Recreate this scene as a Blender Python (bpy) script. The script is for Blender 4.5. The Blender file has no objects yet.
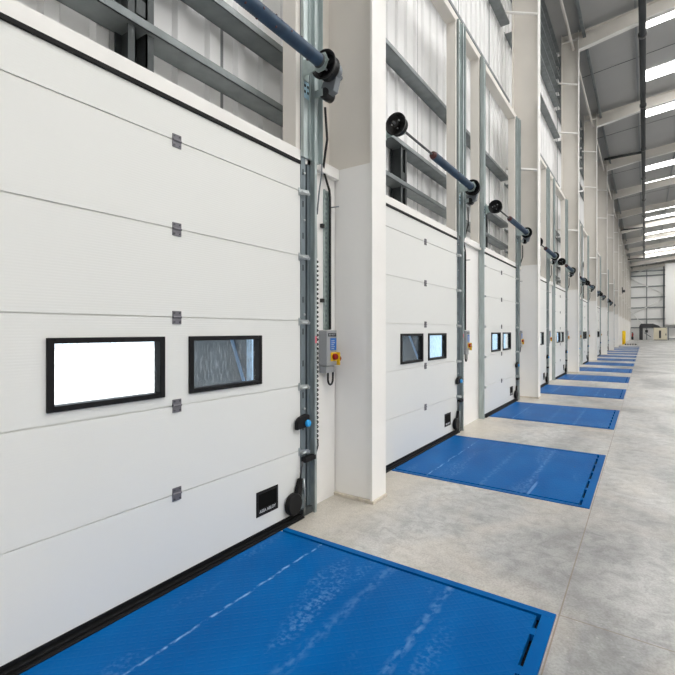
import bpy, bmesh, math, random
from mathutils import Vector, Matrix
random.seed(7)
S = bpy.context.scene
COL = S.collection
PI = math.pi

# ------------------------------------------------------------------ dimensions of the place
PITCH = 3.828            # distance from door to door
YC0 = 1.746              # centre line of the first door
DOCK0 = 1.70             # centre line of the first dock leveller
N_DOCK = 14
COLY0 = 3.66             # first column
BAY = 2 * PITCH
N_COL = 13
Y_END = COLY0 + 12 * BAY + 0.35
Y_BACK = -14.0
X_RIGHT = 32.0
X_RIDGE = 16.0
ROOF_Z0, SLOPE = 12.78, 0.105
ORD = ['first', 'second', 'third', 'fourth', 'fifth', 'sixth', 'seventh', 'eighth', 'ninth', 'tenth',
       'eleventh', 'twelfth', 'thirteenth', 'fourteenth', 'fifteenth']

def yc(k): return YC0 + PITCH * k
def col_y(k): return COLY0 + BAY * k
def roof_z(x): return ROOF_Z0 + SLOPE * (x if x < X_RIDGE else 2 * X_RIDGE - x)

# ------------------------------------------------------------------ materials
MATS = {}
def new_mat(name):
    m = bpy.data.materials.new(name); m.use_nodes = True
    return m, m.node_tree.nodes, m.node_tree.links, m.node_tree.nodes['Principled BSDF']

def mat(name, col, rough=0.5, metal=0.0, var=0.0, scale=8.0, bump=0.0, bscale=60.0, emit=None, strength=0.0, spec=0.5, stretch=(1, 1, 1)):
    m, N, L, b = new_mat(name)
    b.inputs['Roughness'].default_value = rough
    b.inputs['Metallic'].default_value = metal
    b.inputs['Specular IOR Level'].default_value = spec
    b.inputs['Base Color'].default_value = (*col, 1)
    tc = N.new('ShaderNodeTexCoord')
    if var > 0:
        mp = N.new('ShaderNodeMapping'); mp.inputs['Scale'].default_value = stretch
        L.new(tc.outputs['Object'], mp.inputs['Vector'])
        n = N.new('ShaderNodeTexNoise'); n.inputs['Scale'].default_value = scale; n.inputs['Detail'].default_value = 4
        L.new(mp.outputs['Vector'], n.inputs['Vector'])
        r = N.new('ShaderNodeValToRGB')
        r.color_ramp.elements[0].position = 0.3; r.color_ramp.elements[1].position = 0.7
        r.color_ramp.elements[0].color = (*[c * (1 - var) for c in col], 1)
        r.color_ramp.elements[1].color = (*[min(1, c * (1 + var)) for c in col], 1)
        L.new(n.outputs['Fac'], r.inputs['Fac']); L.new(r.outputs['Color'], b.inputs['Base Color'])
    if bump > 0:
        n2 = N.new('ShaderNodeTexNoise'); n2.inputs['Scale'].default_value = bscale
        L.new(tc.outputs['Object'], n2.inputs['Vector'])
        bp = N.new('ShaderNodeBump'); bp.inputs['Strength'].default_value = bump; bp.inputs['Distance'].default_value = 0.01
        L.new(n2.outputs['Fac'], bp.inputs['Height']); L.new(bp.outputs['Normal'], b.inputs['Normal'])
    if emit:
        b.inputs['Emission Color'].default_value = (*emit, 1); b.inputs['Emission Strength'].default_value = strength
    MATS[name] = m
    return m

mat('paint_white', (.86, .845, .815), .5, var=.03, scale=2)
mat('steel_cream', (.76, .725, .67), .55, var=.03, scale=1.5)
mat('casing_white', (.87, .857, .832), .5, var=.02, scale=2)
mat('wall_white', (.82, .82, .80), .6)
mat('galv', (.44, .50, .50), .4, .6, var=.18, scale=25, stretch=(1, 1, .15))
mat('galv_blue', (.20, .24, .26), .45, .55, var=.15, scale=18, stretch=(1, 1, .2))
mat('galv_pale', (.42, .50, .49), .4, .55, var=.12, scale=20)
mat('galv_girt', (.23, .255, .26), .45, .5, var=.15, scale=6)
mat('galv_dark', (.06, .068, .07), .5, .4, var=.2, scale=8)
mat('plate_blue_reflection', (.42, .62, .72), .35, .6, var=.15, scale=30)
mat('steel_bright', (.50, .53, .54), .3, .8)
mat('rubber', (.006, .006, .0065), .6, spec=.2)
mat('black_plastic', (.007, .007, .008), .5, spec=.22)
mat('black_iron', (.008, .008, .009), .42, spec=.4)
mat('recess_black', (.002, .002, .002), .7, spec=.1)
mat('spring_blue', (.022, .055, .105), .5, .1, var=.25, scale=10)
mat('red_paint', (.075, .015, .015), .5)
mat('shaft_grey', (.10, .105, .11), .35, .7)
mat('hinge_grey', (.17, .165, .185), .5, .3)
mat('box_grey', (.33, .34, .35), .5)
mat('box_side', (.30, .31, .32), .55)
mat('label_blue', (.01, .14, .50), .4)
mat('yellow', (.85, .52, .01), .45)
mat('red_knob', (.28, .006, .006), .45, spec=.3)
mat('knob_blue', (.02, .36, .80), .35)
mat('silver_print', (.55, .56, .58), .4, .2)
mat('sticker_pink', (.75, .15, .2), .5)
mat('bollard_yellow', (.90, .60, .0), .45)
mat('mortar', (.58, .53, .45), .85, var=.15, scale=20)
mat('hazard_dark', (.04, .04, .05), .6)
mat('hazard_pale', (.6, .58, .5), .6)
mat('cabinet_cream', (.72, .66, .52), .5)
mat('machine_dark', (.035, .037, .042), .5)
mat('frame_grey', (.20, .22, .24), .5, .3)
mat('deck_paint', (.46, .46, .455), .6, var=.03, scale=.6)
mat('purlin', (.30, .32, .33), .5, .4)
mat('pipe_dark', (.03, .034, .036), .45)
mat('pipe_joint', (.05, .05, .05), .4, .3)
mat('coil_black', (.012, .012, .012), .5)
mat('brace_white', (.8, .8, .78), .5)
mat('gable_sheet', (.90, .90, .89), .6)
mat('partition_white', (.86, .86, .85), .6)
mat('shell_grey', (.42, .42, .42), .7)
mat('yard', (.62, .61, .59), .8, var=.05, scale=.6)
mat('curtain_slate', (.04, .055, .07), .8, var=.4, scale=5, stretch=(1, 1, .2))
mat('curtain_pale', (.35, .50, .66), .7)
mat('sun_blocker_grey', (.5, .52, .54), .6)
mat('extinguisher_red', (.45, .03, .02), .4)
mat('rooflight_sheet', (.9, .9, .9), .5, emit=(1, .985, .96), strength=9.0)

# sectional door sheet with fine horizontal ribs
def door_panel_mat():
    m, N, L, b = new_mat('panel_white')
    b.inputs['Base Color'].default_value = (.75, .755, .73, 1)
    b.inputs['Roughness'].default_value = .42
    tc = N.new('ShaderNodeTexCoord'); w = N.new('ShaderNodeTexWave')
    w.wave_type = 'BANDS'; w.bands_direction = 'Z'; w.inputs['Scale'].default_value = 22.0
    w.inputs['Distortion'].default_value = 0.0
    L.new(tc.outputs['Object'], w.inputs['Vector'])
    bp = N.new('ShaderNodeBump'); bp.inputs['Strength'].default_value = .25; bp.inputs['Distance'].default_value = .0012
    L.new(w.outputs['Fac'], bp.inputs['Height']); L.new(bp.outputs['Normal'], b.inputs['Normal'])
    MATS['panel_white'] = m
door_panel_mat()

# inner cladding liner: pale, with thin dark joints between the sheets
def liner_mat():
    m, N, L, b = new_mat('liner')
    b.inputs['Roughness'].default_value = .5
    tc = N.new('ShaderNodeTexCoord'); sx = N.new('ShaderNodeSeparateXYZ')
    L.new(tc.outputs['Object'], sx.inputs['Vector'])
    def math_n(op, a, bb=None):
        n = N.new('ShaderNodeMath'); n.operation = op
        L.new(a, n.inputs[0])
        if bb is not None: n.inputs[1].default_value = bb
        return n.outputs[0]
    y = math_n('ADD', sx.outputs['Y'], -6.36 + PITCH * 20)
    y = math_n('MODULO', y, PITCH / 2)
    y = math_n('LESS_THAN', y, .03)
    mix = N.new('ShaderNodeMix'); mix.data_type = 'RGBA'
    mix.inputs['A'].default_value = (.86, .86, .86, 1); mix.inputs['B'].default_value = (.22, .23, .24, 1)
    L.new(y, mix.inputs['Factor']); L.new(mix.outputs['Result'], b.inputs['Base Color'])
    MATS['liner'] = m
liner_mat()

def concrete_mat():
    m, N, L, b = new_mat('concrete')
    tc = N.new('ShaderNodeTexCoord'); sx = N.new('ShaderNodeSeparateXYZ')
    L.new(tc.outputs['Object'], sx.inputs['Vector'])
    def noise(scale, det=5, dist=0.0, stretch=None):
        n = N.new('ShaderNodeTexNoise'); n.inputs['Scale'].default_value = scale
        n.inputs['Detail'].default_value = det; n.inputs['Distortion'].default_value = dist
        if stretch:
            mp = N.new('ShaderNodeMapping'); mp.inputs['Scale'].default_value = stretch
            mp.inputs['Rotation'].default_value = (0, 0, .5)
            L.new(tc.outputs['Object'], mp.inputs['Vector']); L.new(mp.outputs['Vector'], n.inputs['Vector'])
        else: L.new(tc.outputs['Object'], n.inputs['Vector'])
        return n.outputs['Fac']
    def ramp(f, p0, c0, p1, c1):
        r = N.new('ShaderNodeValToRGB')
        r.color_ramp.elements[0].position = p0; r.color_ramp.elements[0].color = (*c0, 1)
        r.color_ramp.elements[1].position = p1; r.color_ramp.elements[1].color = (*c1, 1)
        L.new(f, r.inputs['Fac']); return r.outputs['Color']
    def mixc(f, a, bcol, mode='MIX'):
        n = N.new('ShaderNodeMix'); n.data_type = 'RGBA'; n.blend_type = mode
        if isinstance(f, float): n.inputs['Factor'].default_value = f
        else: L.new(f, n.inputs['Factor'])
        for s, v in (('A', a), ('B', bcol)):
            if isinstance(v, tuple): n.inputs[s].default_value = (*v, 1)
            else: L.new(v, n.inputs[s])
        return n.outputs['Result']
    def mn(op, a, v=None, b2=None):
        n = N.new('ShaderNodeMath'); n.operation = op
        L.new(a, n.inputs[0])
        if v is not None: n.inputs[1].default_value = v
        if b2 is not None: L.new(b2, n.inputs[1])
        return n.outputs[0]
    base = ramp(noise(.75, 8, .6, (1, .55, 1)), .38, (.268, .27, .272), .62, (.60, .60, .585))
    fine = ramp(noise(11, 10, .8), .36, (.60, .60, .60), .60, (1.0, 1.0, 1.0))
    c = mixc(.7, base, fine, 'MULTIPLY')
    swirl = ramp(noise(2.6, 10, 1.8, (1, .35, 1)), .46, (0, 0, 0), .72, (1, 1, 1))
    c = mixc(mn('MULTIPLY', swirl, .38), c, (.52, .51, .49))
    blotch = ramp(noise(3.3, 9, 1.2), .56, (0, 0, 0), .74, (1, 1, 1))
    c = mixc(mn('MULTIPLY', blotch, .5), c, (.23, .225, .215))
    warm = ramp(noise(1.1, 8, .8), .48, (0, 0, 0), .66, (1, 1, 1))
    xl = ramp(mn('MULTIPLY', sx.outputs['X'], .25), .5, (1, 1, 1), .75, (.25, .25, .25))
    c = mixc(mn('MULTIPLY', mn('MULTIPLY', warm, .42), None, xl), c, (.62, .56, .48))
    # dusty warm strip beside the doors and between the dock plates
    x = sx.outputs['X']
    near = mn('ADD', mn('MULTIPLY', x, -.9), .8)
    near = mn('ADD', near, None, noise(1.6, 8, .8))
    nr = ramp(near, .55, (0, 0, 0), 1.15, (1, 1, 1))
    c = mixc(mn('MULTIPLY', nr, .6), c, (.60, .545, .455))
    # rubbed pale specks
    sp = ramp(noise(28, 6, .3), .66, (0, 0, 0), .72, (1, 1, 1))
    c = mixc(mn('MULTIPLY', sp, .3), c, (.62, .60, .57))
    grit = ramp(noise(75, 4, 0), .38, (.72, .71, .70), .58, (1, 1, 1))
    c = mixc(.6, c, grit, 'MULTIPLY')
    vein = ramp(noise(4.5, 12, 2.5), .485, (0, 0, 0), .50, (1, 1, 1))
    vein2 = ramp(noise(4.5, 12, 2.5), .50, (1, 1, 1), .515, (0, 0, 0))
    c = mixc(mn('MULTIPLY', mn('MULTIPLY', vein, None, vein2), .35), c, (.20, .19, .18))
    # saw cut joints
    def line(axis, pos, w, period=None):
        a = mn('ADD', axis, -pos)
        if period: a = mn('PINGPONG', a, period / 2)
        a = mn('ABSOLUTE', a)
        return mn('LESS_THAN', a, w)
    l1 = line(x, 2.006, .0035)
    l2 = mn('MULTIPLY', line(sx.outputs['Y'], 2.735, .0035, BAY), None, mn('GREATER_THAN', x, 2.0))
    l3 = line(x, 10.0, .006)
    ll = mn('MAXIMUM', l1, None, mn('MAXIMUM', l2, None, l3))
    c = mixc(mn('MULTIPLY', ll, .8), c, (.20, .15, .11))
    L.new(c, b.inputs['Base Color'])
    rr = N.new('ShaderNodeMapRange'); L.new(noise(3, 6), rr.inputs['Value'])
    rr.inputs['To Min'].default_value = .24; rr.inputs['To Max'].default_value = .48
    L.new(rr.outputs['Result'], b.inputs['Roughness'])
    bp = N.new('ShaderNodeBump'); bp.inputs['Strength'].default_value = .12; bp.inputs['Distance'].default_value = .004
    L.new(noise(40, 4), bp.inputs['Height']); L.new(bp.outputs['Normal'], b.inputs['Normal'])
    MATS['concrete'] = m
concrete_mat()

def blue_plate_mat(name, tread):
    m, N, L, b = new_mat(name)
    tc = N.new('ShaderNodeTexCoord'); oi = N.new('ShaderNodeObjectInfo')
    add = N.new('ShaderNodeVectorMath'); add.operation = 'ADD'
    L.new(tc.outputs['Object'], add.inputs[0]); L.new(oi.outputs['Location'], add.inputs[1])
    V = add.outputs['Vector']
    def noise(scale, det=5, stretch=(1, 1, 1), rot=0.0):
        mp = N.new('ShaderNodeMapping'); mp.inputs['Scale'].default_value = stretch; mp.inputs['Rotation'].default_value = (0, 0, rot)
        L.new(V, mp.inputs['Vector'])
        n = N.new('ShaderNodeTexNoise'); n.inputs['Scale'].default_value = scale; n.inputs['Detail'].default_value = det
        L.new(mp.outputs['Vector'], n.inputs['Vector']); return n.outputs['Fac']
    def mn(op, a, v=None, b2=None):
        n = N.new('ShaderNodeMath'); n.operation = op
        L.new(a, n.inputs[0])
        if v is not None: n.inputs[1].default_value = v
        if b2 is not None: L.new(b2, n.inputs[1])
        return n.outputs[0]
    def ramp(f, p0, p1):
        r = N.new('ShaderNodeMapRange'); L.new(f, r.inputs['Value'])
        r.inputs['From Min'].default_value = p0; r.inputs['From Max'].default_value = p1; return r.outputs['Result']
    r = N.new('ShaderNodeValToRGB')
    r.color_ramp.elements[0].position = .3; r.color_ramp.elements[0].color = (0, .076, .265, 1)
    r.color_ramp.elements[1].position = .75; r.color_ramp.elements[1].color = (0, .108, .345, 1)
    L.new(noise(2.2, 6, (1, .5, 1)), r.inputs['Fac'])
    c = r.outputs['Color']
    sx = N.new('ShaderNodeSeparateXYZ'); L.new(tc.outputs['Object'], sx.inputs['Vector'])
    if tread:
        # bend lines rubbed pale by traffic
        wob = mn('MULTIPLY', mn('SUBTRACT', noise(5, 4), .5), .05)
        masks = []
        for x0, w, k in ((.45, .012, .75), (1.02, .05, .15), (1.42, .035, .28)):
            a = mn('ABSOLUTE', mn('ADD', mn('ADD', sx.outputs['X'], None, wob), -x0))
            a = mn('MULTIPLY', mn('SUBTRACT', ramp(a, w, 0), 0), k)
            masks.append(mn('MULTIPLY', a, None, ramp(noise(30, 6, (1, .6, 1)), .42, .62)))
        sc = mn('MULTIPLY', mn('MULTIPLY', ramp(noise(2.0, 6, (1.4, .3, 1), .1), .55, .72), None, ramp(noise(45, 5), .46, .72)), .40)
        scratches = mn('MULTIPLY', ramp(noise(9, 3, (1, .05, 1), .35), .70, .74), .3)
        tot = masks[0]
        for q in masks[1:] + [sc, scratches]: tot = mn('MAXIMUM', tot, None, q)
        mx = N.new('ShaderNodeMix'); mx.data_type = 'RGBA'; L.new(tot, mx.inputs['Factor'])
        L.new(c, mx.inputs['A']); mx.inputs['B'].default_value = (.30, .50, .80, 1); c = mx.outputs['Result']
        # specks of rust
        sp = mn('MULTIPLY', ramp(noise(6.5, 1), .80, .815), .9)
        mx = N.new('ShaderNodeMix'); mx.data_type = 'RGBA'; L.new(sp, mx.inputs['Factor'])
        L.new(c, mx.inputs['A']); mx.inputs['B'].default_value = (.12, .05, .02, 1); c = mx.outputs['Result']
        # raised tread bars, two directions set in alternate cells
        def wave(rot):
            mp = N.new('ShaderNodeMapping'); mp.inputs['Rotation'].default_value = (0, 0, rot)
            L.new(tc.outputs['Object'], mp.inputs['Vector'])
            w = N.new('ShaderNodeTexWave'); w.bands_direction = 'X'; w.inputs['Scale'].default_value = 11
            L.new(mp.outputs['Vector'], w.inputs['Vector']); return w.outputs['Fac']
        ck = N.new('ShaderNodeTexChecker'); ck.inputs['Scale'].default_value = 28
        mp = N.new('ShaderNodeMapping'); mp.inputs['Location'].default_value = (.3, .3, .013)
        L.new(tc.outputs['Object'], mp.inputs['Vector']); L.new(mp.outputs['Vector'], ck.inputs['Vector'])
        h1, h2 = mn('POWER', wave(PI / 4), 3.0), mn('POWER', wave(-PI / 4), 3.0)
        mh = N.new('ShaderNodeMix'); mh.data_type = 'FLOAT'
        L.new(ck.outputs['Fac'], mh.inputs['Factor']); L.new(h1, mh.inputs['A']); L.new(h2, mh.inputs['B'])
        bp = N.new('ShaderNodeBump'); bp.inputs['Strength'].default_value = .2; bp.inputs['Distance'].default_value = .003
        L.new(mh.outputs['Result'], bp.inputs['Height']); L.new(bp.outputs['Normal'], b.inputs['Normal'])
    L.new(c, b.inputs['Base Color'])
    b.inputs['Roughness'].default_value = .38
    b.inputs['Specular IOR Level'].default_value = .05
    MATS[name] = m
blue_plate_mat('blue_tread', True)
blue_plate_mat('blue_frame', False)

def glass_mat(name, wet):
    m, N, L, b = new_mat(name)
    out = N['Material Output']; N.remove(b)
    tr = N.new('ShaderNodeBsdfTransparent'); tr.inputs['Color'].default_value = (.94, .97, .985, 1)
    gl = N.new('ShaderNodeBsdfGlossy'); gl.inputs['Roughness'].default_value = .06
    m1 = N.new('ShaderNodeMixShader'); m1.inputs['Fac'].default_value = .06
    L.new(tr.outputs['BSDF'], m1.inputs[1]); L.new(gl.outputs['BSDF'], m1.inputs[2])
    last = m1.outputs['Shader']
    if wet:
        tc = N.new('ShaderNodeTexCoord'); mp = N.new('ShaderNodeMapping'); mp.inputs['Scale'].default_value = (1, 1, .22)
        L.new(tc.outputs['Object'], mp.inputs['Vector'])
        n = N.new('ShaderNodeTexNoise'); n.inputs['Scale'].default_value = 70; n.inputs['Detail'].default_value = 5
        L.new(mp.outputs['Vector'], n.inputs['Vector'])
        r = N.new('ShaderNodeMapRange'); r.inputs['From Min'].default_value = .5; r.inputs['From Max'].default_value = .75
        r.inputs['To Max'].default_value = .34
        L.new(n.outputs['Fac'], r.inputs['Value'])
        d = N.new('ShaderNodeBsdfDiffuse'); d.inputs['Color'].default_value = (.55, .62, .68, 1)
        m2 = N.new('ShaderNodeMixShader'); L.new(r.outputs['Result'], m2.inputs['Fac'])
        L.new(last, m2.inputs[1]); L.new(d.outputs['BSDF'], m2.inputs[2]); last = m2.outputs['Shader']
    L.new(last, out.inputs['Surface'])
    MATS[name] = m
glass_mat('pane_glass', True)

# ------------------------------------------------------------------ mesh builder
class MB:
    def __init__(self): self.v, self.f, self.s = [], [], []
    def box(self, x0, x1, y0, y1, z0, z1):
        b = len(self.v)
        self.v += [(x, y, z) for x in (x0, x1) for y in (y0, y1) for z in (z0, z1)]
        for q in ((0, 1, 3, 2), (4, 6, 7, 5), (0, 4, 5, 1), (2, 3, 7, 6), (0, 2, 6, 4), (1, 5, 7, 3)):
            self.f.append(tuple(b + i for i in q)); self.s.append(False)
        return self
    def hexa(self, pts):          # eight corners, ordered as in box
        b = len(self.v); self.v += [tuple(p) for p in pts]
        for q in ((0, 1, 3, 2), (4, 6, 7, 5), (0, 4, 5, 1), (2, 3, 7, 6), (0, 2, 6, 4), (1, 5, 7, 3)):
            self.f.append(tuple(b + i for i in q)); self.s.append(False)
        return self
    def bar(self, p0, p1, w, h):  # rectangular bar between two points
        p0, p1 = Vector(p0), Vector(p1); d = (p1 - p0).normalized()
        up = Vector((0, 0, 1)) if abs(d.z) < .95 else Vector((0, 1, 0))
        a = d.cross(up).normalized() * w / 2; c = a.cross(d).normalized() * h / 2
        return self.hexa([p + sa * a + sc * c for p in (p0, p1) for sa in (-1, 1) for sc in (-1, 1)])
    def lathe(self, p0, p1, prof, n=24, caps=True):   # prof: (t along the axis 0..1, radius)
        p0, p1 = Vector(p0), Vector(p1); d = (p1 - p0); u = d.normalized()
        up = Vector((0, 0, 1)) if abs(u.z) < .9 else Vector((1, 0, 0))
        a = u.cross(up).normalized(); c = u.cross(a).normalized()
        base = len(self.v)
        for t, r in prof:
            for i in range(n):
                w = 2 * PI * i / n
                self.v.append(tuple(p0 + d * t + (a * math.cos(w) + c * math.sin(w)) * r))
        for j in range(len(prof) - 1):
            for i in range(n):
                i2 = (i + 1) % n
                self.f.append((base + j * n + i, base + j * n + i2, base + (j + 1) * n + i2, base + (j + 1) * n + i)); self.s.append(True)
        if caps:
            self.f.append(tuple(base + i for i in reversed(range(n)))); self.s.append(False)
            e = base + (len(prof) - 1) * n
            self.f.append(tuple(e + i for i in range(n))); self.s.append(False)
        return self
    def cyl(self, p0, p1, r, n=20): return self.lathe(p0, p1, ((0, r), (1, r)), n)
    def tube(self, pts, r, n=8):
        pts = [Vector(p) for p in pts]; base = len(self.v); prev = None
        for i, p in enumerate(pts):
            d = (pts[min(i + 1, len(pts) - 1)] - pts[max(i - 1, 0)]).normalized()
            if prev is None:
                up = Vector((0, 0, 1)) if abs(d.z) < .9 else Vector((1, 0, 0))
                a = d.cross(up).normalized()
            else:
                a = (prev - d * prev.dot(d)).normalized()
            prev = a; c = d.cross(a)
            for k in range(n):
                w = 2 * PI * k / n
                self.v.append(tuple(p + (a * math.cos(w) + c * math.sin(w)) * r))
        for j in range(len(pts) - 1):
            for k in range(n):
                k2 = (k + 1) % n
                self.f.append((base + j * n + k, base + j * n + k2, base + (j + 1) * n + k2, base + (j + 1) * n + k)); self.s.append(True)
        self.f.append(tuple(base + i for i in reversed(range(n)))); self.s.append(False)
        e = base + (len(pts) - 1) * n
        self.f.append(tuple(e + i for i in range(n))); self.s.append(False)
        return self
    def prism(self, poly, axis, a0, a1):   # polygon in the two other axes, extruded along axis
        b = len(self.v); n = len(poly)
        for a in (a0, a1):
            for (p, q) in poly:
                self.v.append({'x': (a, p, q), 'y': (p, a, q), 'z': (p, q, a)}[axis])
        for i in range(n):
            j = (i + 1) % n
            self.f.append((b + i, b + j, b + n + j, b + n + i)); self.s.append(False)
        self.f.append(tuple(b + i for i in reversed(range(n)))); self.s.append(False)
        self.f.append(tuple(b + n + i for i in range(n))); self.s.append(False)
        return self
    def build(self, name, material, parent=None, bevel=0.0, loc=None, seg=2):
        me = bpy.data.meshes.new(name)
        me.from_pydata(self.v, [], self.f)
        me.polygons.foreach_set('use_smooth', self.s)
        bm = bmesh.new(); bm.from_mesh(me)
        bmesh.ops.recalc_face_normals(bm, faces=bm.faces)
        if bevel > 0:
            es = [e for e in bm.edges if len(e.link_faces) == 2 and e.calc_face_angle(0) > .6]
            bmesh.ops.bevel(bm, geom=es, offset=bevel, segments=seg, affect='EDGES', profile=.5, clamp_overlap=True)
        bm.to_mesh(me); bm.free()
        me.materials.append(MATS[material])
        o = bpy.data.objects.new(name, me); COL.objects.link(o)
        if parent: o.parent = parent
        if loc: o.location = loc
        return o

def empty(name, loc=(0, 0, 0)):
    o = bpy.data.objects.new(name, None); COL.objects.link(o); o.location = loc
    o.empty_display_size = .1
    return o
def tag(o, label, cat, group=None, kind='thing'):
    o['label'] = label; o['category'] = cat; o['kind'] = kind
    if group: o['group'] = group
    return o
def struct(o):
    o['kind'] = 'structure'; return o
def copy_tree(o, parent=None):
    c = o.copy(); COL.objects.link(c); c.parent = parent
    for ch in list(o.children): copy_tree(ch, c)
    return c
def letters(name, text, size, material, parent, matrix, extrude=.0008, bold=False):
    cu = bpy.data.curves.new(name, 'FONT'); cu.body = text; cu.size = size; cu.extrude = extrude
    cu.align_x = 'CENTER'; cu.align_y = 'CENTER'; cu.shear = .0
    if bold: cu.offset = size * .02
    t = bpy.data.objects.new(name, cu); COL.objects.link(t)
    dg = bpy.context.evaluated_depsgraph_get()
    me = bpy.data.meshes.new_from_object(t.evaluated_get(dg))
    bpy.data.objects.remove(t); bpy.data.curves.remove(cu)
    me.name = name; me.transform(matrix); me.materials.clear(); me.materials.append(MATS[material])
    o = bpy.data.objects.new(name, me); COL.objects.link(o); o.parent = parent
    return o
# a frame whose text reads along +Y... seen from +X: text x -> +Y, text y -> +Z, normal -> +X
def face_x(x, y, z): return Matrix(((0, 0, 1, x), (1, 0, 0, y), (0, 1, 0, z), (0, 0, 0, 1)))

# ------------------------------------------------------------------ setting
def floor():
    m = MB(); xa, xb = .0535, 1.9935
    m.box(xb, X_RIGHT, Y_BACK, Y_END + .3, -.25, 0).box(-.5, xa, Y_BACK, Y_END + .3, -.25, 0)
    ys = [Y_BACK]
    for k in range(N_DOCK): ys += [DOCK0 + PITCH * k - 1.0245, DOCK0 + PITCH * k + 1.0245]
    ys.append(Y_END + .3)
    for i in range(0, len(ys), 2): m.box(xa, xb, ys[i], ys[i + 1], -.25, 0)
    m.box(xa, xb, ys[1], ys[-2], -.25, -.12)
    return struct(m.build('floor', 'concrete'))
floor()
struct(MB().box(-70, -.5, -60, 150, -1.4, -1.2).build('floor_yard', 'yard'))

# trapezoidal liner sheet of the loading wall, above the doors
def liner():
    m = MB(); z0, z1 = 3.05, 12.75
    prof = []; y = Y_BACK
    p = .30
    while y < Y_END:
        for dy, dx in ((0, 0), (.17, 0), (.195, .035), (.275, .035)):
            prof.append((y + dy, -.5 + dx))
        y += p
    n = len(prof)
    for (yy, xx) in prof: m.v.append((xx, yy, z0))
    for (yy, xx) in prof: m.v.append((xx, yy, z1))
    for (yy, xx) in prof: m.v.append((-.56, yy, z0))
    for (yy, xx) in prof: m.v.append((-.56, yy, z1))
    for i in range(n - 1):
        m.f += [(i, i + 1, n + i + 1, n + i), (2 * n + i, 3 * n + i, 3 * n + i + 1, 2 * n + i + 1), (n + i, n + i + 1, 3 * n + i + 1, 3 * n + i), (i, 2 * n + i, 2 * n + i + 1, i + 1)]
        m.s += [False] * 4
    return struct(m.build('wall_left', 'liner'))
liner()

def col_ranges(y0, y1):
    """split a run along the wall so that it stays clear of the columns"""
    cuts = [col_y(k) for k in range(-2, N_COL + 1)]
    out, a = [], y0
    for c in cuts:
        if c - .12 < y1 and c + .12 > y0:
            if c - .12 > a: out.append((a, c - .12))
            a = max(a, c + .12)
    if a < y1: out.append((a, y1))
    return out

tn = [0]
def trim(m, material, bevel=0.0):
    tn[0] += 1
    return struct(m.build('trim_%d' % tn[0], material, bevel=bevel))

N_DOOR = 14
FIRST = -1          # one more bay behind the viewer keeps the wall closed
LAST = 23
# white infill panels between the doors, and the lintels over them
for k in range(FIRST - 3, LAST + 1):
    ya, yb = yc(k) + 1.13, yc(k + 1) - 1.13
    if k == LAST: yb = Y_END
    for (a, b) in col_ranges(ya, yb): trim(MB().box(-.2, -.05, a, b, 0, 2.99), 'casing_white')
for k in range(FIRST - 3, LAST + 1):
    a0, b0 = yc(k) - PITCH / 2, yc(k) + PITCH / 2
    for (a, b) in col_ranges(a0, b0):
        trim(MB().box(-.495, 0.0, a, b, 2.99, 3.085), 'paint_white')
for k in range(-1, N_COL):
    trim(MB().box(-.2, -.17, col_y(k) - .12, col_y(k) + .12, 0, 2.99), 'casing_white')
# plain wall where there are no more doors
for k in list(range(N_DOOR, LAST + 1)) + [-2, -3, -4]:
    for (a, b) in col_ranges(yc(k) - 1.13, yc(k) + 1.13): trim(MB().box(-.2, -.05, a, b, 0, 2.99), 'casing_white')

# cream posts at either side of each opening, header beam over each bay
for k in range(FIRST, 14):
    for s0, s1 in ((1.16, 1.30), (-1.50, -1.36)):
        trim(MB().box(-.15, -.005, yc(k) + s0, yc(k) + s1, 3.085, 6.32), 'steel_cream', .004)
for k in range(-1, N_COL - 1):
    trim(MB().box(-.16, 0.0, col_y(k) + .14, col_y(k + 1) - .14, 6.32, 6.43), 'steel_cream', .004)

# galvanised sheeting rails: flat channels with a lip, bay by bay
def girt(y0, y1, z):
    m = MB()
    m.box(-.46, -.26, y0, y1, z, z + .006).box(-.266, -.26, y0, y1, z, z + .06).box(-.46, -.454, y0, y1, z, z + .06)
    m.box(-.272, -.266, y0, y1, z + .05, z + .06)
    return trim(m, 'galv_girt')
for k in range(-1, N_COL - 1):
    for z in (3.50, 4.02, 5.14, 6.98, 8.85, 10.05, 10.6, 11.1, 11.6, 12.1):
        girt(col_y(k) + .16, col_y(k + 1) - .16, z)
# dark back to back channels behind the opening heads
for k in range(FIRST, 10):
    y = yc(k) - .06
    m = MB()
    for z0, z1 in ((3.09, 3.49), (3.57, 4.01)):
        m.box(-.44, -.28, y - .045, y - .035, z0, z1).box(-.44, -.28, y + .035, y + .045, z0, z1)
        m.box(-.44, -.43, y - .09, y - .035, z0, z1).box(-.44, -.43, y + .035, y + .09, z0, z1)
        m.box(-.29, -.28, y - .09, y - .035, z0, z1).box(-.29, -.28, y + .035, y + .09, z0, z1)
        m.box(-.30, -.285, y - .05, y + .05, z0 + .02, z0 + .12)
    trim(m, 'galv_dark')

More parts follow.
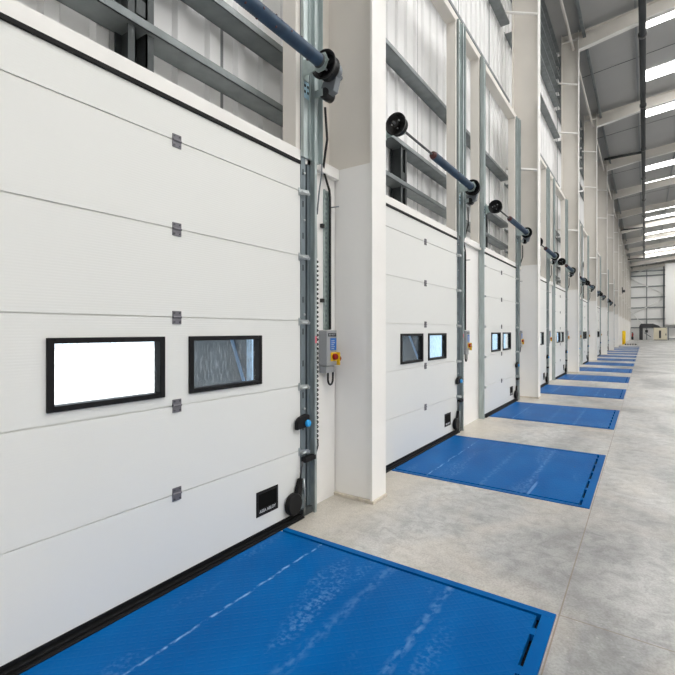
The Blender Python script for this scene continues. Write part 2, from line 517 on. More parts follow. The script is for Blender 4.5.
# roof deck with seams, rooflights, purlins
def deck(x0, x1, name):
    m = MB()
    z0, z1 = roof_z(x0), roof_z(x1)
    m.hexa([(x0, Y_BACK, z0), (x0, Y_BACK, z0 + .12), (x0, Y_END + .3, z0), (x0, Y_END + .3, z0 + .12),
            (x1, Y_BACK, z1), (x1, Y_BACK, z1 + .12), (x1, Y_END + .3, z1), (x1, Y_END + .3, z1 + .12)])
    return struct(m.build(name, 'deck_paint'))
deck(-.6, X_RIDGE, 'ceiling_slope'); deck(X_RIDGE, X_RIGHT + .1, 'ceiling_slope_far')
wn = 0
def slab(x0, x1, y0, y1, dz0, dz1):
    return MB().hexa([(x, y, roof_z(x) + d) for x in (x0, x1) for y in (y0, y1) for d in (dz0, dz1)])
RL = [-11, -6.5, -2.2, 1.6, 5.4, 9.2, 13.0, 16.4, 20.2, 24.6, 28.8, 38.7, 42.9, 52.5, 56.3, 65.0, 69.0, 74.5, 80.0, 85.0, 91.0]
for y in RL:
    if y < Y_BACK + 1: continue
    for xa, xb in ((2.40, 14.8), (17.2, 29.5)):
        wn += 1
        struct(slab(xa, xb, y - .5, y + .5, -.025, -.004).build('window_%d' % wn, 'rooflight_sheet'))
# seams of the deck sheets
for k in range(0, N_COL):
    for off in (3.69,):
        y = col_y(k) + off
        trim(slab(-.4, 14.8, y - .012, y + .012, -.012, -.001), 'galv_dark')
trim(MB().box(.50, .506, Y_BACK, Y_END, 12.42, 12.80).box(.50, .60, Y_BACK, Y_END, 12.42, 12.428).box(.594, .60, Y_BACK, Y_END, 12.428, 12.47), 'galv_girt')
for x in (2.12, 4.0, 5.8, 7.6, 9.4, 11.2, 13.0, 14.8):
    z = roof_z(x)
    trim(MB().box(x - .03, x - .024, Y_BACK, Y_END, z - .19, z - .03).box(x - .03, x + .035, Y_BACK, Y_END, z - .19, z - .183).box(x - .03, x + .035, Y_BACK, Y_END, z - .04, z - .033), 'purlin')
# eaves tie tube of each bay
for k in range(-1, N_COL - 1):
    trim(MB().cyl((.20, col_y(k) + .15, 12.02), (.20, col_y(k + 1) - .15, 12.02), .045, 12), 'steel_cream')

# shell beyond the loading wall
struct(MB().box(X_RIGHT, X_RIGHT + .2, Y_BACK, Y_END + .3, 0, roof_z(X_RIGHT) + .1).build('wall_right', 'shell_grey'))
def gable(y0, y1, name, material):
    poly = [(-.6, 0), (X_RIGHT + .2, 0), (X_RIGHT + .2, roof_z(X_RIGHT) + .05), (X_RIDGE, roof_z(X_RIDGE) + .05), (-.6, roof_z(-.6) + .05)]
    return struct(MB().prism(poly, 'y', y0, y1).build(name, material))
gable(Y_BACK - .2, Y_BACK, 'wall_back', 'shell_grey')
gable(Y_END, Y_END + .2, 'wall_end', 'gable_sheet')
# gable rails, post and bracing
YG = Y_END - .12
for z in (2.1, 3.6, 5.6, 7.4, 9.3, 11.2, 12.0):
    trim(MB().box(-.1, 5.4, YG - .1, YG + .1, z - .09, z + .09), 'galv_girt')
trim(MB().box(2.62, 2.74, YG - .12, YG + .1, 0, 13), 'galv_girt')
trim(MB().box(5.0, 5.2, YG - .16, YG + .1, 0, 13.2), 'frame_grey')
for a, b in (((.1, 10.9), (5.0, 7.9)), ((5.0, 7.0), (.1, 4.2)), ((.1, 5.3), (2.4, 2.2)), ((.6, 11.6), (4.9, 13.0))):
    trim(MB().cyl((a[0], YG - .25, a[1]), (b[0], YG - .25, b[1]), .075, 10), 'brace_white')
# white high partition in front of the gable
struct(MB().box(5.25, 14.0, Y_END - 1.6, Y_END - 1.4, 2.6, 12.9).build('wall_partition', 'partition_white'))

# ------------------------------------------------------------------ steel columns
def make_column():
    c = empty('steel_column', (0, col_y(0), 0))
    zt = 12.05
    MB().box(.345, .367, -.13, .13, 0, zt + .66).build('front_flange', 'paint_white', c, .002)
    MB().box(-.215, -.195, -.13, .13, 3.09, zt + .66).build('back_flange', 'steel_cream', c, .002)
    MB().box(-.195, .345, -.006, .006, 3.06, zt + .66).build('web', 'steel_cream', c)
    MB().box(-.16, .344, -.105, .105, .026, 3.09).build('casing', 'casing_white', c, .004)
    MB().box(-.06, .385, -.135, .125, 0, .026).build('plinth', 'mortar', c, .003)
    for z in (5.27, 8.88, 10.7):
        m = MB()
        m.bar((.335, -.10, z), (-.25, -.52, z + .03), .075, .022)
        m.bar((.335, -.08, z + .02), (-.25, -.50, z + .05), .012, .055)
        m.build('stay_bar', 'paint_white', c)
    MB().box(-.195, .345, -.12, .12, 12.42, 12.445).build('stiffener', 'paint_white', c)
    return c
proto = make_column()
for k in range(N_COL):
    o = proto if k == 0 else copy_tree(proto)
    o.location = (0, col_y(k), 0)
    tag(o, 'large cream steel column between the first two doors, white casing at its foot' if k == 0 else
        'cream steel wall column with stay bars, %s in the row along the doors' % ORD[k], 'column', 'steel columns along the loading wall')

# roof rafters with a haunch at the column
def make_rafter():
    def prof(x0, x1, zb0, zb1):
        m = MB()
        return m
    r = empty('roof_rafter', (0, col_y(0), 12.05))
    Z0 = -12.05
    def top(x): return roof_z(x) - .21 + Z0
    pts = [(.368, 12.02 + Z0), (2.6, 12.02 + Z0 + .36), (X_RIDGE, roof_z(X_RIDGE) - .72 + Z0)]
    web = [(p[0], p[1]) for p in pts] + [(X_RIDGE, top(X_RIDGE)), (.368, top(.368))]
    MB().prism(web, 'y', -.006, .006).build('web', 'steel_cream', r)
    m = MB()
    for (a, b) in zip(pts[:-1], pts[1:]):
        m.hexa([(p[0], y, p[1] + d) for p in (a, b) for y in (-.11, .11) for d in (-.018, .0)])
    m.build('bottom_flange', 'paint_white', r)
    m = MB()
    m.hexa([(x, y, top(x) + d) for x in (.368, X_RIDGE) for y in (-.11, .11) for d in (0, .018)])
    m.build('top_flange', 'steel_cream', r)
    return r
proto = make_rafter()
for k in range(N_COL):
    o = proto if k == 0 else copy_tree(proto)
    o.location = (0, col_y(k), 12.05)
    tag(o, 'cream sloping roof rafter resting on the %s steel column of the row' % ORD[k], 'rafter', 'roof rafters')

# ------------------------------------------------------------------ sectional doors
ZJ = [.05, .56, 1.105, 1.65, 2.195, 2.74, 2.97]
HW = 1.21
def make_door():
    d = empty('sectional_door', (0, yc(0), 0))
    T = -.042
    for i in range(6):
        z0, z1 = ZJ[i], ZJ[i + 1]
        m = MB()
        g = .009 if i < 5 else 0.0
        if i != 2:
            m.box(T, 0, -HW, HW, z0, z1 - g)
        else:
            ys = [-HW, -.727, -.098, .098, .733, HW]; zs = [z0, 1.175, 1.513, z1 - g]
            for a in range(5):
                for b in range(3):
                    if b == 1 and a in (1, 3): continue
                    m.box(T, 0, ys[a], ys[a + 1], zs[b], zs[b + 1])
        if g: m.box(T, -.010, -HW, HW, z1 - g, z1)
        m.build('door_section', 'panel_white', d)
    # black framed windows
    for (a, b) in ((-.737, -.088), (.088, .743)):
        fy, z0, z1 = .036, 1.162, 1.527
        m = MB(); w = .034
        m.box(T - .008, .014, a, a + w, z0, z1).box(T - .008, .014, b - w, b, z0, z1)
        m.box(T - .008, .014, a + w, b - w, z0, z0 + w * .85).box(T - .008, .014, a + w, b - w, z1 - w * .85, z1)
        f = m.build('window_frame', 'black_plastic', d, .003)
        MB().box(-.030, -.024, a + w - .004, b - w + .004, z0 + w * .8, z1 - w * .8).build('pane', 'pane_glass', f)
    # centre hinges
    for z in ZJ[1:6]:
        m = MB().box(0, .006, -.031, .031, z - .047, z + .034)
        m.cyl((.006, -.031, z - .004), (.006, .031, z - .004), .0075, 10)
        h = m.build('hinge', 'hinge_grey', d, .001)
        for yy in (-.02, .02):
            for zz in (-.034, .022): MB().cyl((.005, yy, z + zz), (.010, yy, z + zz), .006, 8).build('screw', 'shaft_grey', h)
    # black bottom seal in two ribs, black top seal
    m = MB().box(-.038, .006, -HW, HW, .030, .052).box(-.032, .026, -HW, HW, .0, .026).box(.026, .0525, -HW, HW, .0, .013)
    m.build('bottom_seal', 'rubber', d, .004)
    MB().box(-.02, .012, -HW, HW, 2.962, 2.99).build('top_seal', 'rubber', d, .003)
    # recessed lifting handle
    y0, y1, z0, z1 = .690, .930, .165, .352
    m = MB(); w = .022
    m.box(0, .006, y0, y0 + w, z0, z1).box(0, .006, y1 - w, y1, z0, z1).box(0, .006, y0 + w, y1 - w, z0, z0 + .055)
    m.box(0, .006, y0 + w, y1 - w, z1 - .022, z1)
    h = m.build('lifting_handle', 'black_plastic', d, .002)
    m = MB().hexa([(x, y, z) for x, y, z in ((.0, y0 + w, z0 + .05), (.0, y0 + w, z1 - .02), (.0, y1 - w, z0 + .05), (.0, y1 - w, z1 - .02),
                                              (.005, y0 + w, z0 + .05), (.001, y0 + w, z1 - .02), (.005, y1 - w, z0 + .05), (.001, y1 - w, z1 - .02))])
    m.build('recess', 'recess_black', h)
    letters('lettering', 'ASSA ABLOY', .031, 'silver_print', h, face_x(.0066, (y0 + y1) / 2, z0 + .034), bold=True)
    # black latch with a round blue button, over the edge of the guide
    m = MB().prism([(1.115, .745), (1.12, .815), (1.155, .845), (1.245, .862), (1.285, .85), (1.285, .76), (1.22, .75)], 'x', .012, .050)
    la = m.build('latch', 'black_plastic', d, .010, seg=3)
    MB().lathe((.048, 1.245, .785), (.075, 1.245, .785), ((0, .030), (.6, .030), (1, .022)), 20).build('button', 'knob_blue', la)
    # cable slack device: round black housing with a neck, at the foot of the door edge
    m = MB().lathe((.010, 1.085, .150), (.060, 1.085, .150), ((0, .082), (.1, .088), (.8, .088), (1, .078)), 28)
    m.hexa([(x, y, z) for x, ya, yb in ((.014, 0, 0), (.05, 0, 0)) for (y, z) in ((1.10, .20), (1.155, .335), (1.165, .15), (1.185, .335))])
    sd = m.build('cable_housing', 'black_plastic', d)
    MB().tube([(.03, 1.175, .33), (.035, 1.185, .42), (.04, 1.19, .44), (.03, 1.20, .47)], .008, 8).build('cable_sleeve', 'shaft_grey', sd)
    MB().tube([(.045, 1.21, .03), (.055, 1.205, .2), (.05, 1.20, .33)], .006, 8).build('lift_cable', 'steel_bright', sd)
    # roller brackets on both edges at every joint
    for z in ZJ[1:6]:
        for s in (1, -1):
            m = MB()
            a, b = (1.150, 1.206)
            m.box(.001, .007, *sorted((s * (b - .018), s * b)), z - .045, z + .02)
            m.hexa([(x, s * y, zz) for x, y in ((.009, b - .012), (.052, b + .05)) for dy in (0,) for (y, zz) in ((y, z - .015), (y, z + .005), (y + .02, z - .035), (y + .02, z - .015))])
            m.cyl((.040, s * (b - .02), z - .02), (.040, s * (b + .085), z - .02), .008, 10)
            br = m.build('roller_bracket', 'steel_bright', d)
    return d
proto_door = make_door()
doors = []
for k in range(N_DOOR):
    o = proto_door if k == 0 else copy_tree(proto_door)
    o.location = (0, yc(k), 0)
    tag(o, 'big white sectional dock door in front, one window glowing white' if k == 0 else
        'white sectional dock door with two windows, %s along the row' % ORD[k], 'door', 'sectional dock doors')
    doors.append(o)

# ------------------------------------------------------------------ door guides
def make_track(s):
    t = empty('door_track', (0, 0, 0))
    Z = 6.37
    def yy(a, b): return sorted((s * a, s * b))
    # wall angle with slots
    MB().box(-.046, .003, *yy(1.215, 1.278), .0, Z).build('wall_angle', 'galv_blue', t)
    m = MB()
    z = .18
    while z < 6.2:
        m.box(.003, .0042, *yy(1.240, 1.250), z, z + .05); z += .27
    m.build('slot', 'recess_black', t)
    # deep rail: back, lips
    MB().box(-.046, -.03, *yy(1.278, 1.308), 0, Z).build('groove', 'recess_black', t)
    MB().box(-.046, .0, *yy(1.308, 1.352), 0, Z).build('rail', 'galv_blue', t, .002)
    MB().box(-.046, .052, *yy(1.352, 1.358), 0.0, Z).box(.044, .052, *yy(1.345, 1.375), 0.0, Z).build('rail_flange', 'galv', t)
    # upper part of the guide: wider bright channel above the door head
    MB().box(.003, .018, *yy(1.215, 1.455), 3.03, Z).box(.003, .034, *yy(1.215, 1.222), 3.03, Z).box(.018, .034, *yy(1.30, 1.306), 3.03, Z).box(.003, .060, *yy(1.448, 1.455), 3.03, Z).build('upper_rail', 'galv', t, .001)
    m = MB()
    for z in (6.02, 6.10, 6.18): m.cyl((.017, s * 1.26, z), (.022, s * 1.26, z), .018, 10).cyl((.017, s * 1.36, z), (.022, s * 1.36, z), .018, 10)
    m.box(.018, .0185, *yy(1.24, 1.28), 5.78, 5.95).box(.018, .0185, *yy(1.34, 1.38), 5.78, 5.95)
    m.build('top_bolt', 'galv_dark', t)
    # slotted galvanised plate below the shaft bearing, blue reflection put into its colour
    p = MB().box(.020, .025, *yy(1.215, 1.315), 3.53, 3.80).build('slotted_plate', 'plate_blue_reflection', t, .001)
    m = MB()
    for zz in (3.57, 3.62, 3.67, 3.72, 3.77):
        m.box(.025, .0262, *yy(1.235, 1.255), zz, zz + .022); m.box(.025, .0262, *yy(1.275, 1.295), zz, zz + .022)
    m.build('slot', 'recess_black', p)
    # bolts up the wall angle
    m = MB()
    for z in (.12, .22, .9, 1.7, 2.5, 2.9, 4.4, 5.2): m.cyl((.003, s * 1.262, z), (.011, s * 1.262, z), .010, 8)
    m.build('wall_bolt', 'steel_bright', t)
    # black foot clip across the guide near the floor
    if s > 0:
        MB().box(.004, .055, 1.215, 1.365, .455, .500).build('cable_clip', 'black_plastic', t, .008)
        MB().box(.052, .0535, 1.352, 1.372, 1.455, 1.515).build('sticker', 'sticker_pink', t)
    # foot bracket
    MB().box(-.04, .03, *yy(1.215, 1.34), .0, .06).build('foot', 'galv_dark', t, .004)
    return t
tr_r, tr_l = make_track(1), make_track(-1)
used = [False, False]
for k in range(N_DOOR):
    for q, (p, nm) in enumerate(((tr_r, 'far'), (tr_l, 'near'))):
        if k == 0 and q == 1: continue          # outside the picture
        if used[q]: o = copy_tree(p)
        else: o = p; used[q] = True
        o.location = (0, yc(k), 0)
        tag(o, 'tall galvanised door guide on the %s jamb of the %s white door' % (nm, ORD[k]), 'door track', 'galvanised door guides')

# grey edge post beside the guide
def make_edge():
    e = empty('edge_post', (0, 0, 0))
    MB().box(-.05, -.022, 1.385, 1.440, .012, 2.98).build('post', 'galv', e, .003)
    MB().box(-.05, -.010, 1.380, 1.450, 0, .012).build('foot', 'black_plastic', e, .003)
    return e
proto = make_edge()
for k in range(10):
    o = proto if k == 0 else copy_tree(proto)
    o.location = (0, yc(k), 0)
    tag(o, 'slim grey upright beside the guide of the %s white door, on a black foot' % ORD[k], 'upright', 'slim grey uprights beside the guides')

# ------------------------------------------------------------------ torsion spring shafts
SX, SZ = .225, 3.74
def make_spring():
    r = empty('spring_shaft', (0, 0, 0))
    P = lambda y: (SX, y, SZ)
    MB().cyl(P(-1.36), P(1.48), .0135, 14).build('shaft', 'shaft_grey', r)
    # wound spring: closed coils read as fine rings
    prof = []; n = 70
    for i in range(n):
        t = i / n
        prof += [(t, .046), (t + .5 / n, .051)]
    prof.append((1, .046))
    sp = MB().lathe(P(-.27), P(1.17), prof, 20).build('spring', 'spring_blue', r)
    m = MB()
    for i in range(9):
        y = -.1 + i * .145
        for w in (.3, 2.2): m.box(SX + .0485 * math.cos(w + i) - .006, SX + .0485 * math.cos(w + i) + .006, y, y + .012, SZ + .0485 * math.sin(w + i) - .006, SZ + .0485 * math.sin(w + i) + .006)
    m.build('paint_mark', 'red_paint', sp)
    MB().lathe(P(-.33), P(-.26), ((0, .026), (.45, .030), (.5, .044), (1, .048)), 18).build('winding_cone', 'red_paint', r)
    MB().lathe(P(1.16), P(1.20), ((0, .05), (.5, .058), (1, .04)), 18).build('spring_end', 'galv_dark', r)
    for s in (1, -1):
        # dished cable drum: rim, grooved barrel, hub with spokes
        yo = 1.285 if s > 0 else -1.255
        a, b = yo - .055, yo + .045
        m = MB().lathe(P(a), P(b), ((0, .118), (.12, .118), (.14, .100), (.5, .094), (.85, .086), (.88, .100), (1, .100), (1, .05), (.98, .03)), 32, caps=False)
        m.lathe(P(a), P(b), ((0, .118), (.04, .104), (.45, .098), (.5, .03)), 32, caps=False)
        m.cyl(P(a - .01), P(b), .032, 16)
        for w in range(5):
            an = w * 2 * PI / 5 + .3
            c, q = math.cos(an), math.sin(an)
            m.bar((SX + .02 * c, yo, SZ + .02 * q), (SX + .10 * c, yo - .01, SZ + .10 * q), .014, .014)
        dr = m.build('cable_drum', 'black_iron', r)
        m = MB()
        for w in (.8, 3.0, 5.1): m.cyl((SX + .048 * math.cos(w), yo - .028, SZ + .048 * math.sin(w)), (SX + .048 * math.cos(w), yo - .042, SZ + .048 * math.sin(w)), .008, 8)
        m.build('set_screw', 'steel_bright', dr)
        # bearing bracket from the guide to the shaft
        yb = 1.205 if s > 0 else -1.165
        m = MB()
        m.prism([(.043, SZ - .06), (SX - .06, SZ - .05), (SX - .03, SZ - .075), (SX + .04, SZ - .07), (SX + .07, SZ), (SX + .04, SZ + .07), (SX - .03, SZ + .075), (SX - .06, SZ + .05), (.043, SZ + .08)], 'y', yb - .004, yb + .004)
        m.box(.0355, .043, yb - .07 if s < 0 else yb - .004, yb + .004 if s < 0 else yb + .07, SZ - .08, SZ + .10)
        m.lathe((SX, yb - .02, SZ), (SX, yb + .02, SZ), ((0, .05), (1, .05)), 6)
        m.build('bearing_bracket', 'galv_pale', r)
    # drive unit on the far end of the shaft
    g = MB().lathe((SX, 1.335, SZ), (SX, 1.43, SZ), ((0, .07), (.2, .082), (.7, .078), (1, .05)), 20)
    g.cyl((SX, 1.43, SZ), (SX, 1.49, SZ), .022, 14)
    g.prism([(SX - .06, SZ - .02), (SX + .06, SZ - .03), (SX + .02, SZ - .17), (SX - .10, SZ - .21), (SX - .13, SZ - .16)], 'y', 1.345, 1.415)
    gb = g.build('drive_unit', 'frame_grey', r, .004)
    MB().cyl((SX - .07, 1.335, SZ - .17), (SX - .07, 1.44, SZ - .17), .045, 16).build('chain_wheel', 'black_iron', gb)
    MB().box(.064, SX - .08, 1.33, 1.345, SZ - .19, SZ - .13).build('arm', 'galv', gb)
    return r
proto = make_spring()
for k in range(12):
    o = proto if k == 0 else copy_tree(proto)
    o.location = (0, yc(k), 0)
    tag(o, 'thick dark blue spring shaft above the big front door' if k == 0 else
        'dark blue spring shaft with black cable drums above the %s white door' % ORD[k], 'spring shaft', 'spring shafts above the doors')

# ------------------------------------------------------------------ control boxes, trays, coiled leads
def make_control():
    c = empty('control_box', (0, 0, 0))
    y0, y1, xb, xf = 1.535, 1.695, -.05, .042
    MB().box(xb, xf, y0, y1, 1.245, 1.565).build('enclosure', 'box_grey', c, .006)
    MB().box(xb + .005, xf - .01, y0 + .005, y1 - .02, 1.18, 1.242).build('gland_box', 'box_side', c, .004)
    MB().box(xf, xf + .002, y0 + .02, y1 - .01, 1.510, 1.540).build('name_strip', 'machine_dark', c)
    letters('lettering', 'ASSA ABLOY', .018, 'silver_print', c, face_x(xf + .0025, (y0 + y1) / 2, 1.525), .0004)
    lb = MB().box(xf, xf + .003, y0 + .055, y1 - .012, 1.385, 1.495).build('blue_label', 'label_blue', c)
    m = MB()
    for zz, w in ((1.47, .05), (1.452, .06), (1.434, .04), (1.416, .055), (1.398, .045)): m.box(xf + .003, xf + .0034, y0 + .068, y0 + .068 + w, zz - .003, zz + .003)
    m.build('print', 'silver_print', lb)
    pl = MB().box(xf, xf + .006, y0 + .06, y1 - .002, 1.285, 1.365).build('switch_plate', 'yellow', c, .003)
    MB().lathe((xf + .006, y0 + .108, 1.325), (xf + .036, y0 + .108, 1.325), ((0, .030), (.6, .028), (1, .024)), 18).build('rotary_switch', 'red_knob', pl)
    p2 = MB().box(xf - .03, xf + .035, y1, y1 + .006, 1.245, 1.365)
    p2 = p2.build('side_plate', 'yellow', c, .003)
    MB().lathe((xf + .004, y1 + .006, 1.305), (xf + .004, y1 + .035, 1.305), ((0, .032), (.6, .030), (1, .024)), 18).build('rotary_switch', 'red_knob', p2)
    pts = [(-.005, y0 + .085, 1.18)] + [(-.005, y0 + .125 - .04 * math.cos(t), 1.12 - .055 * math.sin(t)) for t in [i * PI / 10 for i in range(11)]] + [(-.005, y0 + .165 - .0, 1.235)]
    MB().tube(pts, .0095, 8).build('cable_loop', 'coil_black', c)
    return c
proto = make_control()
for k in range(10):
    o = proto if k == 0 else copy_tree(proto)
    o.location = (0, yc(k), 0)
    tag(o, 'grey control box with blue label and red yellow switches beside the big front door' if k == 0 else
        'small grey control box with red yellow switch beside the %s white door' % ORD[k], 'control box', 'grey control boxes')

def make_tray():
    t = empty('cable_tray', (0, 0, 0))
    y0, y1 = 1.605, 1.685
    MB().box(-.05, -.046, y0, y1, 1.57, 2.86).box(-.05, -.03, y0, y0 + .003, 1.57, 2.86).box(-.05, -.03, y1 - .003, y1, 1.57, 2.86).build('tray', 'galv_pale', t)
    m = MB(); z = 1.60
    while z < 2.82:
        for yy in (y0 + .015, y0 + .038): m.box(-.046, -.0455, yy, yy + .012, z, z + .022)
        z += .045
    m.build('slot', 'frame_grey', t)
    MB().tube([(-.02, y1 - .01, 1.572), (-.02, y1 - .01, 2.8), (-.02, y1 - .02, 2.86), (-.015, 1.56, 3.02), (.05, 1.50, 3.13), (.095, 1.47, 3.24), (.10, 1.43, 3.50)], .011, 8).build('cable', 'coil_black', t)
    for z in (1.82, 2.5):
        MB().box(-.05, -.02, y0 - .05, y0 - .015, z, z + .035).build('cable_clip', 'coil_black', t, .003)
    MB().tube([(-.02, 1.475, 2.6), (.0, 1.48, 2.8), (.01, 1.50, 2.95), (.03, 1.485, 3.12)], .007, 8).build('lead', 'frame_grey', t)
    MB().cyl((-.05, y1 + .035, 2.72), (.035, y1 + .055, 2.72), .006, 8).build('stud', 'frame_grey', t)
    return t
proto = make_tray()
for k in range(8):
    o = proto if k == 0 else copy_tree(proto)
    o.location = (0, yc(k), 0)
    tag(o, 'slotted pale cable tray with black cable above the %s control box of the row' % ORD[k], 'cable tray', 'cable trays above the control boxes')

def make_coil():
    pts = []
    z0, z1, p = .60, 2.18, .040
    n = int((z1 - z0) / p * 10)
    for i in range(n + 1):
        a = 2 * PI * i / 10
        pts.append((.022 + .015 * math.cos(a), 1.408 + .015 * math.sin(a), z0 + (z1 - z0) * i / n))
    pts = [(.020, 1.384, .49), (.025, 1.40, .50), (.035, 1.415, .56)] + pts + [(.022, 1.41, 2.20), (.02, 1.41, 2.4), (.015, 1.41, 2.62)]
    return MB().tube(pts, .0065, 6).build('coiled_lead', 'coil_black')
proto = make_coil()
for k in range(4):
    o = proto if k == 0 else copy_tree(proto)
    o.location = (.0, yc(k), 0)
    tag(o, 'black coiled spiral lead hanging beside the guide of the %s white door' % ORD[k], 'lead', 'coiled leads')

# ------------------------------------------------------------------ dock levellers
def make_dock():
    d = empty('dock_leveller', (0, 0, 0))
    x0, x1, hy = .055, 1.992, 1.023
    bx, by = 1.905, .948
    # painted curb frame, set into the floor with its top just proud
    MB().box(x0, x1, by + .024, hy, -.1, .006).build('side_frame', 'blue_frame', d, .001)
    MB().box(x0, x1, -hy, -by - .024, -.1, .006).build('side_frame', 'blue_frame', d, .001)
    MB().box(bx + .022, x1, -by - .024, by + .024, -.1, .006).build('end_frame', 'blue_frame', d, .001)
    m = MB().box(x0, bx + .022, -by - .024, by + .024, -.1, -.03)
    m.build('pit_gap', 'recess_black', d)
    MB().box(x0 + .002, bx, -by, by, -.03, .007).build('deck_plate', 'blue_tread', d, .001)
    for i in range(6):
        y = -.8 + i * .32
        MB().box(bx - .002, bx + .022, y - .03, y + .03, -.03, .0065).build('hinge_lug', 'blue_frame', d)
    return d
proto = make_dock()
for k in range(N_DOCK):
    o = proto if k == 0 else copy_tree(proto)
    o.location = (0, DOCK0 + PITCH * k, 0)
    tag(o, 'large blue dock leveller plate in the floor before the big front door' if k == 0 else
        'blue dock leveller plate in the floor before the %s white door' % ORD[k], 'dock leveller', 'blue dock levellers')

# dock shelters outside, seen through the door windows
def pvc_mat():
    m, N, L, b = new_mat('curtain_pale')
    out = N['Material Output']; N.remove(b)
    d = N.new('ShaderNodeBsdfDiffuse'); t = N.new('ShaderNodeBsdfTranslucent'); mx = N.new('ShaderNodeMixShader')
    d.inputs['Color'].default_value = (.36, .50, .66, 1); t.inputs['Color'].default_value = (.36, .50, .66, 1)
    mx.inputs['Fac'].default_value = .8
    L.new(d.outputs['BSDF'], mx.inputs[1]); L.new(t.outputs['BSDF'], mx.inputs[2]); L.new(mx.outputs['Shader'], out.inputs['Surface'])
    MATS['curtain_pale'] = m
pvc_mat()
def make_shelter():
    s = empty('dock_shelter', (0, 0, -.1))
    pc = MB(); pc.v = [(-.60, 1.18, .1), (-.205, 1.18, .1), (-.205, 1.18, 3.07), (-.60, 1.18, 3.07)]; pc.f = [(0, 1, 2, 3)]; pc.s = [False]
    pc.build('pale_curtain', 'curtain_pale', s)
    MB().box(-1.95, -.60, 1.18, 1.24, .1, 3.07).build('dark_curtain', 'curtain_slate', s)
    MB().box(-1.95, -.21, -1.24, -1.18, .1, 3.07).build('dark_curtain', 'curtain_slate', s)
    MB().box(-2.0, -.6, -1.3, 1.3, 3.1, 3.2).build('sun_blocker', 'sun_blocker_grey', s)  # unseen top panel, added to keep sun patches off the dock plates
    MB().bar((-.62, 1.165, 1.2), (-.85, 1.165, 1.75), .012, .03).build('brace', 'curtain_pale', s)
    return s
proto = make_shelter()
for k in range(5):
    o = proto if k == 0 else copy_tree(proto)
    o.location = (0, yc(k), -.1)
    tag(o, 'dark curtained dock shelter outside, seen through the windows of the %s white door' % ORD[k], 'dock shelter', 'dock shelters outside')

# ------------------------------------------------------------------ sprinkler pipe under the roof
sp = empty('sprinkler_pipe', (2.33, 6, 11.9))
MB().cyl((0, 0, 0), (0, 72.0, 0), .105, 18).build('main_pipe', 'pipe_dark', sp)
for i in range(12):
    y = 1 + i * 6.0
    MB().lathe((0, y - .09, 0), (0, y + .09, 0), ((0, .125), (.15, .135), (.85, .135), (1, .125)), 18).build('pipe_coupling', 'pipe_joint', sp)
for yb in (31.5, 54.6, 77.6):
    MB().cyl((0, yb - 6, 0), (-1.95, yb - 6, -.02), .075, 12).build('branch_pipe', 'pipe_dark', sp)
tag(sp, 'black sprinkler pipe running under the roof with branches to the columns', 'pipe')

# ------------------------------------------------------------------ far end of the hall
b = empty('safety_bollard', (.44, 60.6, 0))
MB().lathe((0, 0, 0), (0, 0, 1.55), ((0, .17), (.96, .17), (.99, .14), (1, .06)), 20).build('post', 'bollard_yellow', b)
MB().box(-.22, .22, -.22, .22, 0, .02).build('base_plate', 'bollard_yellow', b)
tag(b, 'yellow safety bollard on the floor beyond the last dock plate', 'bollard')
k_ = empty('hazard_kerb', (1.1, 58.6, 0))
MB().box(-.55, .62, -.08, .08, 0, .14).build('body', 'hazard_pale', k_, .01)
for i in range(5):
    MB().box(-.50 + i * .225, -.39 + i * .225, -.085, .085, .002, .145).build('dark_band', 'hazard_dark', k_)
tag(k_, 'low floor kerb with dark bands beside the yellow bollard', 'kerb')

YM = Y_END - 3.2
p = empty('baling_machine', (2.35, YM, 0))
MB().box(-.72, -.22, -.5, .5, 0, 2.1).build('leg', 'machine_dark', p, .04)
MB().prism([(-.75, 1.95), (-.72, 2.4), (-.5, 2.75), (1.2, 2.75), (1.9, 2.45), (2.3, 2.1), (1.5, 1.9), (.9, 2.1), (-.2, 2.1)], 'y', -.5, .5).build('hood', 'machine_dark', p, .03)
MB().box(1.35, 1.62, -.5, .5, 0, 1.9).build('leg', 'machine_dark', p, .04)
MB().bar((.0, -.4, 1.2), (.9, -.4, .5), .1, .1).build('arm', 'frame_grey', p)
MB().box(.1, .5, -.3, .3, 1.25, 1.7).build('ram', 'galv_dark', p, .02)
tag(p, 'black arched machine standing by the far end wall', 'machine')
c = empty('storage_cabinet', (4.5, YM - 1.4, 0))
MB().box(-.9, .9, -.45, .45, .08, 2.05).build('body', 'cabinet_cream', c, .02)
MB().box(-.88, -.02, -.47, -.45, .12, 1.8).build('door', 'cabinet_cream', c, .008)
MB().box(.02, .88, -.47, -.45, .12, 1.8).build('door', 'cabinet_cream', c, .008)
MB().box(-.18, .1, -.49, -.47, .35, 1.6).build('vent_panel', 'machine_dark', c, .01)
MB().box(.68, .8, -.49, -.47, .8, 1.1).build('handle', 'machine_dark', c, .01)
MB().box(-.85, .85, -.4, .4, 0, .08).build('base', 'machine_dark', c)
tag(c, 'cream cabinet with a dark middle panel, beside the black arched machine', 'cabinet')
r = empty('wire_cage', (7.2, YM, 0))
for x in (-1.6, -.5, .6, 1.7):
    for y in (-.5, .5): MB().box(x - .06, x + .06, y - .06, y + .06, 0, 2.2).build('post', 'frame_grey', r)
for y in (-.5, .5):
    for z in (.25, 2.1): MB().box(-1.6, 1.7, y - .05, y + .05, z - .06, z + .06).build('rail', 'frame_grey', r)
MB().box(-1.5, 1.6, -.42, .42, .3, .75).build('load', 'gable_sheet', r, .02)
tag(r, 'grey steel frame cage beside the cream cabinet under the white partition', 'cage')
f = empty('fire_extinguisher', (.62, Y_END - 2.2, 0))
MB().lathe((0, 0, .55), (0, 0, 1.15), ((0, .10), (.05, .12), (.8, .12), (.95, .06), (1, .04)), 14).build('cylinder', 'extinguisher_red', f)
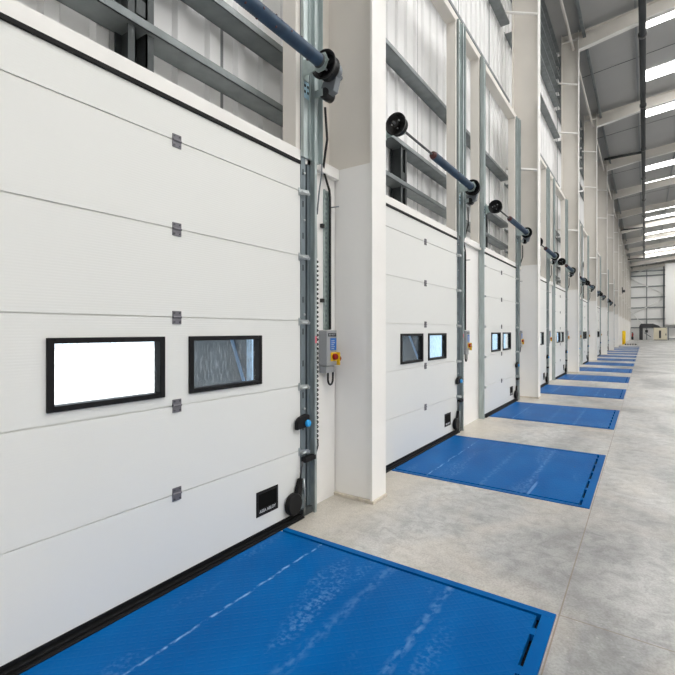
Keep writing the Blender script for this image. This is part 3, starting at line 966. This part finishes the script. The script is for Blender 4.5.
MB().box(-.12, .1, -.06, .06, 1.15, 1.30).tube([(.05, -.1, 1.2), (.16, -.12, 1.0), (.15, -.1, .75)], .025, 6).build('valve', 'machine_dark', f)
MB().box(-.16, .16, -.1, .16, 0, .55).build('stand', 'machine_dark', f, .02)
tag(f, 'red fire extinguisher on a dark stand at the far wall corner', 'fire extinguisher')
w = empty('wall_floodlight', (.398, col_y(7), 5.85))
MB().box(-.03, .05, -.05, .05, -.28, .30).build('bracket', 'machine_dark', w, .01)
MB().box(.05, .26, -.20, .05, -.18, .08).build('lamp_head', 'machine_dark', w, .03)
MB().box(-.03, .04, -.16, -.05, .1, .4).build('housing', 'machine_dark', w, .02)
tag(w, 'black floodlight fixed high on a far cream column', 'lamp')

# ------------------------------------------------------------------ light
W = bpy.data.worlds.new('world'); S.world = W; W.use_nodes = True
bg = W.node_tree.nodes['Background']; bg.inputs['Color'].default_value = (.86, .93, 1.0, 1); bg.inputs['Strength'].default_value = 2.2
sun = bpy.data.lights.new('sun', 'SUN'); sun.energy = 9.0; sun.angle = .02; sun.color = (1, .96, .9)
so = bpy.data.objects.new('sun', sun); COL.objects.link(so)
so.rotation_euler = Vector((-.50, .42, .76)).to_track_quat('Z', 'Y').to_euler()

# ------------------------------------------------------------------ camera
cam = bpy.data.cameras.new('camera'); co = bpy.data.objects.new('camera', cam); COL.objects.link(co)
cam.sensor_fit = 'HORIZONTAL'; cam.sensor_width = 36.0; cam.lens = 451.04 / 675 * 36.0
cam.shift_y = -6.78 / 675
cam.clip_start = .05; cam.clip_end = 400
co.location = (2.394, 0, 1.562); co.rotation_euler = (PI / 2, 0, .598)
S.camera = co
S.view_settings.view_transform = 'Standard'; S.view_settings.look = 'None'
S.view_settings.gamma = 1.0; S.view_settings.use_curve_mapping = False
S.view_settings.exposure = 0.1
S.cycles.max_bounces = 10; S.cycles.diffuse_bounces = 6; S.cycles.glossy_bounces = 4; S.cycles.transparent_max_bounces = 8
S.cycles.use_denoising = True
S.cycles.sample_clamp_indirect = 6.0
